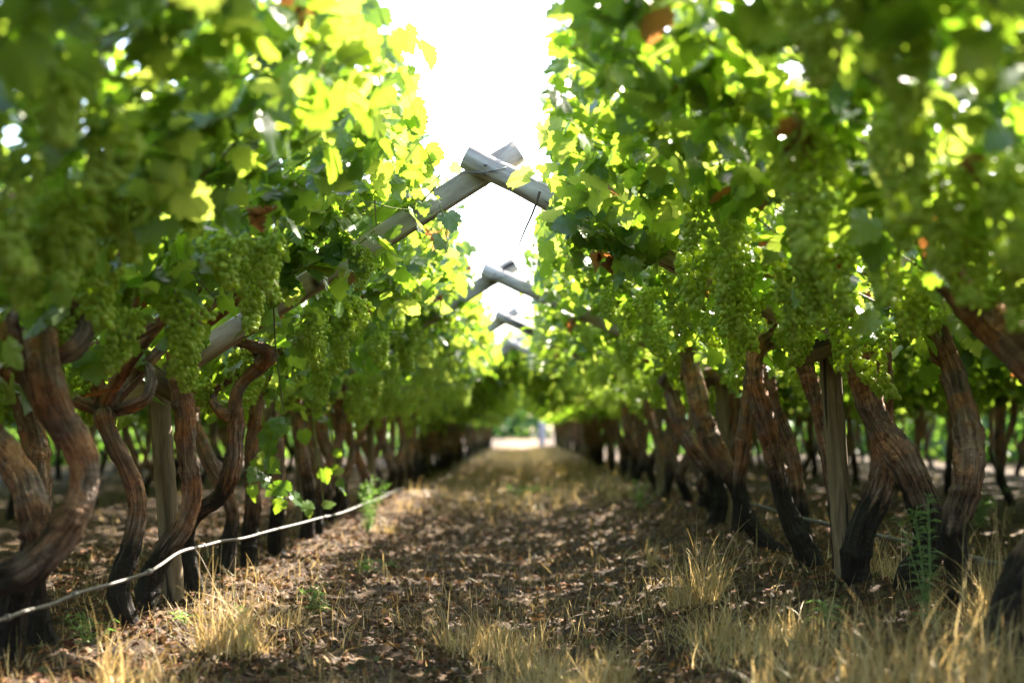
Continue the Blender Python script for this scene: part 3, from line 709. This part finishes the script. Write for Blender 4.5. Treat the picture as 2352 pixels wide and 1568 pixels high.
# ------------------------------------------------------------------ vines
nearL = list(near_row(LEFT, NEAR_L, 3.35, 1000)); nearR = list(near_row(RIGHT, NEAR_R, 3.35, 2000))
g = np.random.default_rng(5)
for side, x in (('L', XL), ('R', XR)):
    sn = 'left-hand' if side == 'L' else 'right-hand'
    for Y in (1.15, 1.95, 2.72, 3.42):
        generic_vine(side, x, Y, 'blurred overhead vine, trunk out of view, top %s corner' % sn, 5, g)
    Y = 10.75 if side == 'L' else 11.0
    while Y < 67:
        lab = ('softly blurred dark vine of the %s row beyond the second arch' if Y < 22 else 'vine far down the %s row, lost in blur') % sn
        generic_vine(side, x, Y, lab, 6 if Y < 14 else 5 if Y < 22 else 3 if Y < 32 else 0, g); Y += (0.85 if Y < 36 else 1.15) + g.normal(0, 0.04)
for side, x, y0, y1, st in (('L', XL - PITCH, -1.5, 36, 0.95), ('R', XR + PITCH, -1.5, 36, 0.95), ('L', XL - 2 * PITCH, 5, 40, 1.15), ('R', XR + 2 * PITCH, 5, 40, 1.15)):  # near stretches lie out of view, added to shade the ground behind the trunks
    Y = y0; k = 1 if abs(x) < 5.2 else 2 if abs(x) < 8.3 else 3
    while Y < y1:
        generic_vine(side, x, Y, 'dark vine in the %s parallel row, beyond the %s-hand trunks' % (['', 'nearest', 'second', 'third'][k], 'left' if side == 'L' else 'right'), 3 if k == 1 and Y < 20 else 0, g, True); Y += st * g.uniform(0.9, 1.1)
print('vines', VINES + len(nearL) + len(nearR))

# bunches surveyed one by one: (u, v of the stalk, side, index of shape, scale)
def nearest(side, Y):
    L = nearL if side < 0 else nearR; return min(L, key=lambda o: abs(o.location.y - Y))
for u, v, side, m, s in [(400, 640, -1, 2, 1.15), (425, 730, -1, 4, 1.05), (575, 570, -1, 2, 1.0), (825, 550, -1, 0, 0.8),
                         (720, 690, -1, 4, 1.0), (800, 660, -1, 2, 0.9), (60, 300, -1, 2, 1.0), (150, 400, -1, 0, 1.0), (300, 380, -1, 0, 0.9), (60, 470, -1, 4, 0.9),
                         (1605, 530, 1, 0, 1.15), (1655, 535, 1, 2, 1.05), (1720, 580, 1, 2, 1.1), (1800, 560, 1, 2, 1.05), (1840, 590, 1, 4, 1.1), (1880, 540, 1, 0, 1.1), (1930, 670, 1, 4, 1.1),
                         (1500, 640, 1, 1, 1.0), (1410, 640, 1, 3, 1.0), (1560, 700, 1, 0, 0.9), (1650, 690, 1, 1, 1.0), (1780, 540, 1, 1, 1.0), (1960, 500, 1, 2, 1.0), (2040, 450, 1, 2, 1.0), (2150, 330, 1, 2, 1.0), (2230, 420, 1, 0, 1.1), (2330, 300, 1, 2, 1.0), (2340, 480, 1, 2, 1.0), (2080, 300, 1, 4, 1.0)]:
    p = on_canopy(u, v, side, -0.02); r = nearest(side, p.y)
    b = obj('grape_bunch', BUNCH[m], r, p - r.location, random.random() * 6); b.scale = (s, s, s * 1.05)

# withered leaves that catch the eye, hanging on their vine
def dry_leaf(u, v, side, size, seed, up=0.0):
    gg = np.random.default_rng(seed); p = on_canopy(u, v, side, -0.06); r = nearest(side, p.y); n = 3
    V, Fc, uv, rr = leaves(gg.normal(0, 0.018, (n, 3)), gg.normal(0, 1, (n, 3)), np.tile([0.1, 0, -1.0], (n, 1)) + gg.normal(0, 0.3, (n, 3)), np.full(n, size * 0.7), T_HI, gg, 1.8, 0.08)
    obj('withered_leaf', mesh_np('withered_leaf', V, Fc, [M['dead']], rr, uv), r, p - r.location)
for k, (u, v, side, s) in enumerate([(1380, 570, 1, 0.10), (1400, 595, 1, 0.11), (1825, 300, 1, 0.10), (340, 470, -1, 0.11), (995, 535, -1, 0.085), (1890, 610, 1, 0.11), (1920, 560, 1, 0.12),
                                     (620, 490, -1, 0.09), (1310, 730, 1, 0.10), (2150, 520, 1, 0.10)]): dry_leaf(u, v, side, s, 900 + k)

# loose shoots that hang below the left canopy and cross the ridge
def shoot(pts, Y, side, leafn, seed, r=0.004, col=0.9, size=0.09):
    gg = np.random.default_rng(seed); root = nearest(side, Y); W3 = [np.array(p - root.location) for p in P3(pts, Y)]
    c = catmull(W3, 26); t_ = [(*tube(c, np.linspace(r, r * 0.5, 26), 6, cap=False), col)]
    o = obj('shoot', tube_mesh('shoot', t_, M['cane']), root)
    if leafn:
        i = gg.integers(4, 26, leafn); p = c[i] + gg.normal(0, 0.045, (leafn, 3))
        V, Fc, uv, rr = leaves(p, gg.normal(0, 0.6, (leafn, 3)) + np.array([0.2, -0.6, 0.5]), gg.normal(0, 0.5, (leafn, 3)) + np.array([0, 0, -0.8]), gg.uniform(0.7, 1.2, leafn) * size, T_HI, gg, 0.4)
        obj('shoot_leaves', mesh_np('shoot_leaves', V, Fc, [M['leaf']], rr, uv), o)
shoot([(650, 900), (640, 960), (625, 1020), (610, 1080), (640, 1120), (670, 1150)], 7.6, -1, 22, 31)
shoot([(715, 930), (725, 1010), (735, 1090), (745, 1170)], 8.6, -1, 4, 32)
shoot([(760, 980), (770, 1060), (780, 1130)], 9.2, -1, 5, 33)
shoot([(628, 690), (632, 780), (640, 860), (652, 945)], 6.0, -1, 0, 34, 0.004, 0.1)
shoot([(1240, 440), (1225, 485), (1205, 530), (1192, 562)], 6.0, 1, 0, 35, 0.006, 0.05)
shoot([(330, 545), (390, 585), (440, 630), (500, 690)], 5.0, -1, 0, 36, 0.006, 0.35)
shoot([(860, 440), (862, 480), (864, 520)], 6.0, -1, 2, 37, 0.004, 0.1)

for k, (pts, Y, sd_, q) in enumerate([([(1285, 470), (1310, 480), (1340, 520)], 6.0, 1, 14), ([(1300, 490), (1360, 530), (1430, 560), (1500, 590)], 6.0, 1, 34), ([(1340, 470), (1400, 520), (1470, 560)], 5.9, 1, 26),
                                      ([(1000, 430), (960, 470), (930, 480)], 6.1, -1, 8), ([(860, 530), (800, 580), (740, 610)], 6.0, -1, 16), ([(700, 600), (640, 660), (590, 700)], 6.0, -1, 14), ([(1010, 470), (1020, 500), (1030, 520)], 6.0, -1, 4)]):
    shoot(pts, Y, sd_, q, 60 + k, 0.004, 0.7, 0.10)

# ------------------------------------------------------------------ hoses
def hose(pts, label, r):
    W3 = [np.array(at(u, v, Y)) for u, v, Y in pts]; c = catmull(W3, 140); c[:, 2] += 0.002 * np.sin(np.arange(140) * 0.5)
    base = Vector((c[0][0], c[0][1], 0)); root = thing('irrigation_hose', base, label, 'hose', 'irrigation hoses along the rows'); c = c - np.array(base)
    obj('pipe', tube_mesh('pipe', [(*tube(c, r, 10), 0.5)], M['hose']), root)
    for i in range(12, 140, 16):
        d = c[min(i + 1, 139)] - c[i]; d /= np.linalg.norm(d)
        obj('emitter', tube_mesh('emitter', [(*tube(np.array([c[i] - d * 0.018, c[i], c[i] + d * 0.018]), [r * 1.35, r * 1.6, r * 1.35], 10), 0.5)], M['hose_clip']), root)
hose([(-200, 1480, 3.9), (0, 1422, 4.4), (110, 1388, 4.75), (210, 1352, 5.05), (330, 1318, 5.35), (415, 1268, 5.7), (500, 1245, 6.3), (580, 1230, 6.9), (700, 1198, 8.2), (780, 1178, 9.2), (860, 1148, 12.8), (905, 1129, 16.5), (940, 1112, 20.5), (962, 1100, 24.5)],
     'grey irrigation hose sagging past the trunks and post from the lower left corner', 0.0075)
hose([(1690, 1145, 11), (1780, 1172, 9.2), (1880, 1198, 7.8), (2040, 1234, 6.75), (2130, 1256, 6.15), (2210, 1276, 5.75), (2320, 1300, 5.25), (2450, 1330, 4.7)], 'grey irrigation hose behind the trunks of the row on the right', 0.0105)

# ------------------------------------------------------------------ ground cover
def litter(n, xr, yr, size, mats, seed, name, label, bark=0.25):
    gg = np.random.default_rng(seed); x = gg.uniform(*xr, n); y = yr[0] + (yr[1] - yr[0]) * gg.random(n) ** 1.7
    z = ground_z(x, y) + gg.uniform(0.004, 0.025, n); p = np.stack([x, y, z], 1)
    nr = gg.normal(0, 0.45, (n, 3)) + np.array([0, 0, 1.0]); tp = gg.normal(0, 1, (n, 3)) * np.array([1, 1, 0.2])
    V, Fc, uv, r = leaves(p, nr, tp, gg.uniform(*size, n), T_LO, gg, 1.1, 0.10); k = len(T_LO[1])
    side = np.clip((np.abs(x) - 0.8) / 0.8, 0, 1); mi = np.repeat((gg.random(n) < bark * (0.4 + side)).astype(int), k)
    tag(obj(name, mesh_np(name, V, Fc, mats, r, uv, mi, False)), label, 'leaf litter', kind='stuff')
litter(52000, (-3.0, 3.2), (3.9, 17), (0.008, 0.036), [M['litter'], M['bark_bits']], 3, 'leaf_litter', 'brown fallen leaves and bark flakes littering the path')

def blades(n, base, lenr, g, spread, width=0.0022, lean=0.5, seg=5, bend=0.35):
    """base (n,3) -> ribbons"""
    an = g.uniform(0, 6.28, n); ln = g.uniform(*lenr, n); le = np.abs(g.normal(0, lean, n)); curve = g.normal(0.25 + 0.4 * (bend - 0.35), bend, n)
    dx, dy = np.cos(an), np.sin(an); t = np.linspace(0, 1, seg)
    ang = le[:, None] + curve[:, None] * t[None] * 1.4
    st = (ln / (seg - 1))[:, None]
    hx = np.concatenate([np.zeros((n, 1)), np.cumsum(np.sin(ang[:, :-1]) * st, 1)], 1); hz = np.concatenate([np.zeros((n, 1)), np.cumsum(np.cos(ang[:, :-1]) * st, 1)], 1)
    C = base[:, None, :] + np.stack([hx * dx[:, None], hx * dy[:, None], hz], -1)
    C[..., 2] = np.maximum(C[..., 2], base[:, None, 2] + 0.003)
    w = width * (1 - 0.85 * t)[None, :, None] * g.uniform(0.6, 1.4, (n, 1, 1)); ph = g.uniform(0, 6.28, n); sdv = np.stack([np.cos(ph), np.sin(ph), np.zeros(n)], -1)[:, None, :]
    V = np.stack([C - sdv * w, C + sdv * w], 2).reshape(-1, 3)
    i, k = np.meshgrid(np.arange(n), np.arange(seg - 1), indexing='ij'); b = i * seg * 2 + k * 2
    q = np.stack([b, b + 1, b + 3, b + 2], -1).reshape(-1, 4)
    return V, q, np.zeros((len(V), 2)), np.repeat(g.random(n), seg * 2)
def scatter_base(n, x, y):
    return np.stack([x, y, ground_z(x, y) - 0.004], 1)
gg = np.random.default_rng(21)
# dry grass across the bottom of the picture, the centre strip of the path and the feet of the rows
def clump(n, fx, fy, thr):
    x, y = fx(n * 4), fy(n * 4)
    v = np.array([noise.noise(Vector((a_ * 2.6, b_ * 2.2, 7.7))) + 0.5 * noise.noise(Vector((a_ * 8, b_ * 8, 1.7))) for a_, b_ in zip(x, y)])
    k = np.where(v > thr)[0][:n]; return len(k), x[k], y[k]
n, x, y = clump(3000, lambda k: gg.normal(0.0, 0.42, k) + 0.12, lambda k: 4.1 + gg.exponential(0.8, k), 0.12); m1 = scatter_base(n, x, y)
n2, x2, y2 = clump(1000, lambda k: gg.uniform(-2.4, 2.9, k), lambda k: 3.9 + gg.exponential(0.5, k), 0.12); m2 = scatter_base(n2, x2, y2)
n3, x3, y3 = clump(1200, lambda k: gg.uniform(-2.6, 2.8, k), lambda k: gg.uniform(4.5, 16, k), 0.2); m3 = scatter_base(n3, x3, y3)
P_ = [blades(n, m1, (0.05, 0.20), gg, 1, 0.0019, 0.55), blades(n2, m2, (0.05, 0.19), gg, 1, 0.0019, 0.5), blades(n3, m3, (0.04, 0.13), gg, 1, 0.002, 0.9)]
n6, x6, y6 = clump(8000, lambda k: gg.uniform(-2.9, 3.1, k), lambda k: 3.9 + gg.exponential(3.2, k), -0.35); b6 = scatter_base(n6, x6, y6); b6[:, 2] += 0.012
P_.append(blades(n6, b6, (0.02, 0.10), gg, 1, 0.0018, 1.45, 3))
n4 = 9000; y4 = gg.uniform(14, 66, n4); x4 = gg.normal(0, 0.8, n4); P_.append(blades(n4, scatter_base(n4, x4, y4), (0.06, 0.22), gg, 1, 0.006, 0.7))
n5 = 4500; y5 = gg.uniform(6, 34, n5); x5 = gg.uniform(-9, 9, n5); P_.append(blades(n5, scatter_base(n5, x5, y5), (0.05, 0.2), gg, 1, 0.004, 0.7))
V, q, uv, r = join(P_)
tag(obj('dry_grass', mesh_np('dry_grass', V, q, [M['straw']], r, uv)), 'thin dry straw grass scattered over the path and under the vines', 'grass', kind='stuff')

def tuft(u, v, Y, n, h, rad, seed, label, lean=0.35):
    b = at(u, v, Y); bx, by = b.x, Y; gg = np.random.default_rng(seed)
    root = Vector((bx, by, gz(bx, by)))
    a_ = gg.uniform(0, 6.28, n); rr = rad * np.sqrt(gg.random(n)); x = rr * np.cos(a_); y = rr * np.sin(a_)
    base = np.stack([x, y, ground_z(x + bx, y + by) - root.z - 0.004], 1)
    V, q, uv, r = join([blades(int(n * 0.5), base[: int(n * 0.5)], (h * 0.3, h), gg, 1, 0.0025, lean + 0.12, 7, 0.55), blades(n // 2, base[: n // 2], (h * 0.2, h * 0.55), gg, 1, 0.0024, 0.95, 6, 0.6), blades(n // 12, base[: n // 12], (h, h * 1.5), gg, 1, 0.0022, lean, 9, 0.9)])
    o = obj('grass_tuft', mesh_np('grass_tuft', V, q, [M['straw']], r, uv), None, root); tag(o, label, 'grass tuft', 'dry grass tufts')
def gy(v, x=0): return 0.0
def YG(u, v):
    """depth where the ground is met at this place of the survey"""
    Y = 6.0
    for _ in range(12): Y = (HC - gz((u - U0) / F * Y, Y)) * F / (v - V0)
    return Y
for k, (u, v, n, h, rad, lab, le) in enumerate([
    (530, 1500, 420, 0.30, 0.13, 'straw tuft with a few green blades in the sun, before the left-hand vines', 0.25),
    (1600, 1390, 480, 0.30, 0.13, 'large straw tuft with a blade arching over at the path edge', 0.3),
    (1640, 1480, 420, 0.20, 0.11, 'sharp rounded straw tuft just ahead of the large arching one', 0.6),
    (1110, 1500, 420, 0.20, 0.20, 'broad low straw tuft in the middle of the path', 0.45),
    (1790, 1480, 320, 0.20, 0.12, 'straw tuft between the rounded tuft and the black stump', 0.4),
    (2170, 1585, 650, 0.26, 0.26, 'blurred mass of tall straw in the bottom corner below the tall weed', 0.3),
    (1880, 1600, 420, 0.20, 0.22, 'blurred straw tuft at the bottom edge left of the tall straw mass', 0.35),
    (2265, 1450, 260, 0.34, 0.07, 'upright straw tuft with bent tips between the tall ringed vine and the broad black foot', 0.2),
    (1500, 1300, 90, 0.16, 0.04, 'small upright straw tuft alone on the path side', 0.15),
    (660, 1440, 140, 0.16, 0.10, 'thin straw tuft beside the small weed left of the path', 0.4),
    (330, 1580, 260, 0.20, 0.16, 'blurred straw at the bottom edge under the black knobbly foot', 0.3),
    (1330, 1590, 380, 0.20, 0.22, 'straw at the bottom edge in the middle of the path', 0.35),
    (2040, 1330, 260, 0.26, 0.14, 'pale straw tuft behind the right post and the hose', 0.35),
    (1420, 1140, 160, 0.3, 0.16, 'pale blurred straw tuft at the foot of the right-hand row further down', 0.4),
    (1310, 1085, 260, 0.42, 0.3, 'pale straw bank far along the path side', 0.4),
    (880, 1225, 130, 0.18, 0.12, 'straw tuft under the grey-green weed', 0.5)]):
    tuft(u, v, YG(u, v), n, h, rad, 300 + k, lab, le)

def weed(u, v, h, nst, seed, label, kind='tall', spread=0.1, lw=0.010):
    Y = YG(u, v); b = at(u, v, Y); root = thing('weed', (b.x, Y, gz(b.x, Y)), label, 'weed', 'green weeds'); gg = np.random.default_rng(seed)
    st, P, Tp = [], [], []
    for s in range(nst):
        tip = np.array([gg.normal(0, spread), gg.normal(0, spread), h * gg.uniform(0.65, 1.0)])
        c = catmull([(gg.normal(0, 0.01), gg.normal(0, 0.01), -0.01), tip * np.array([0.3, 0.3, 0.45]) + gg.normal(0, 0.008, 3), tip], 16)
        st.append((*tube(c, np.linspace(0.003, 0.0012, 16), 5, cap=False), 0.9))
        q = int(max(6, h * 150)); i = gg.integers(2, 16, q); P.append(c[i]); dirs = gg.normal(0, 1, (q, 3)); dirs[:, 2] = np.abs(dirs[:, 2]) * 0.5 + 0.15; Tp.append(dirs)
    obj('stem', tube_mesh('stem', st, M['weed']), root)
    P, Tp = np.vstack(P), unit(np.vstack(Tp)); n = len(P); ln = gg.uniform(0.5, 1.2, n) * (0.055 if kind == 'tall' else 0.07)
    sd_ = unit(np.cross(Tp, gg.normal(0, 1, (n, 3)))); w = (lw * gg.uniform(0.4, 0.8, n))[:, None] * 0.5
    dn = np.array([0, 0, -1.0])
    V = np.stack([P, P + Tp * ln[:, None] * 0.45 - sd_ * w, P + Tp * ln[:, None] * 0.45 + sd_ * w, P + (Tp + dn * 0.35) * ln[:, None]], 1).reshape(-1, 3)
    o = np.arange(n) * 4; q = np.stack([o, o + 1, o + 3, o + 2], 1)
    obj('leaves', mesh_np('weed_leaves', V, q, [M['weed']], np.repeat(gg.random(n), 4), np.zeros((len(V), 2))), root)
for k, a_ in enumerate([
    (2130, 1440, 0.46, 5, 'tall feathery weed in front of the black stump', 'tall', 0.05, 0.008),
    (845, 1225, 0.46, 9, 'bushy grey-green weed beside the hose at the path edge', 'tall', 0.10, 0.010),
    (722, 1410, 0.13, 4, 'small bright weed with drooping leaves on the bare soil', 'low', 0.05, 0.014),
    (830, 1320, 0.11, 5, 'yellowish low weed in front of the bushy one', 'low', 0.08, 0.014),
    (205, 1480, 0.12, 4, 'small pale weed behind the hose between two black feet', 'low', 0.06, 0.012),
    (415, 1440, 0.06, 3, 'tiny green seedling at the foot of the near post', 'low', 0.03, 0.012),
    (1885, 1450, 0.12, 3, 'small weed on the mossy soil below the right post', 'low', 0.04, 0.012),
    (2250, 1215, 0.28, 8, 'blurred weed clump under the next row to the right', 'tall', 0.12, 0.012),
    (1470, 1165, 0.28, 7, 'blurred weed at the foot of the right-hand row near the path', 'tall', 0.10, 0.012),
    (1190, 1140, 0.16, 10, 'low green weed patch growing on the path itself', 'low', 0.22, 0.02),
    (560, 1500, 0.14, 4, 'green blades growing through the sunlit straw tuft', 'low', 0.06, 0.010)]): weed(a_[0], a_[1], a_[2], a_[3], 700 + k, a_[4], *a_[5:])

# fallen twigs
for k, (u, v, du, dv, lab) in enumerate([(800, 1385, 110, 8, 'dark forked twig lying among leaves left of the path'), (1820, 1290, -60, 60, 'pale bent stick leaning by the creeping black foot'), (60, 1555, 260, -20, 'long dark stick on the soil in the lower left corner'), (1290, 1480, 6, -70, 'thin dark stalk standing up in the path grass')]):
    Y = YG(u, v); p0 = at(u, v, Y); p0.z = gz(p0.x, Y) + 0.012; p1 = at(u + du, v + dv, Y + (0.1 if abs(dv) < 30 else 0)); base = Vector(p0)
    mid = (p0 + p1) / 2 + Vector((0.01, 0.03, 0.015)); c = catmull([(0, 0, 0), tuple(mid - base), tuple(p1 - base)], 14)
    tb = [(*tube(c, np.linspace(0.006, 0.003, 14), 6), 0.05 if k != 1 else 0.5)]
    c2 = catmull([tuple(c[6]), tuple(c[6] + np.array([0.04, 0.03, 0.03])), tuple(c[6] + np.array([0.09, 0.05, 0.035]))], 8); tb.append((*tube(c2, np.linspace(0.004, 0.002, 8), 5), 0.05))
    o = obj('twig', tube_mesh('twig', tb, M['cane']), None, base); tag(o, lab, 'twig', 'fallen twigs')

# ------------------------------------------------------------------ far end
gg = np.random.default_rng(77)
n = 26000; x = gg.uniform(-60, 60, n); y = gg.uniform(118, 126, n); top = 4.6 + 0.8 * np.sin(x * 0.33) + 0.5 * np.sin(x * 0.9 + 1) - 2.6 * np.exp(-((x + 0.5) / 0.8) ** 2)
z = 0.2 + gg.random(n) ** 0.8 * top; p = np.stack([x, y, z], 1)
V, Fc, uv, r = leaves(p, gg.normal(0, 1, (n, 3)) + np.array([0, -0.4, 0.6]), gg.normal(0, 1, (n, 3)), gg.uniform(0.3, 0.6, n), T_LO, gg)
tag(obj('far_trees', mesh_np('far_trees', V, Fc, [M['far_leaf']], r, uv)), 'hazy green trees far beyond the end of the path', 'trees', kind='stuff')
n = 44000; sgn = gg.choice([-1, 1], n); y = gg.uniform(8, 72, n); x = sgn * gg.uniform(10.2, 14.5, n); z = gg.uniform(0.05, 2.1, n)
x2 = gg.choice([-1, 1], 24000) * gg.uniform(3.9, 14, 24000); y2 = gg.uniform(42, 72, 24000); z2 = gg.uniform(0.05, 2.0, 24000)
x, y, z = np.concatenate([x, x2]), np.concatenate([y, y2]), np.concatenate([z, z2]); n = len(x)
V, Fc, uv, r = leaves(np.stack([x, y, z], 1), gg.normal(0, 1, (n, 3)) + np.array([0, 0, 0.6]), gg.normal(0, 1, (n, 3)), gg.uniform(0.15, 0.3, n), T_LO, gg)
tag(obj('far_vine_rows', mesh_np('far_vine_rows', V, Fc, [M['far_leaf']], r, uv)), 'mass of vine rows far out on both sides', 'vines', kind='stuff')
pp = at(1245, 1022, 72)
o = obj('post', tube_mesh('post', [log((0, 0, -0.3), (0, 0, 1.25), 0.16, 5)], M['pale_post']), None, (pp.x, 72, gz(pp.x, 72)))
o.name = 'end_post'; tag(o, 'pale thick post standing at the far end of the path', 'post')
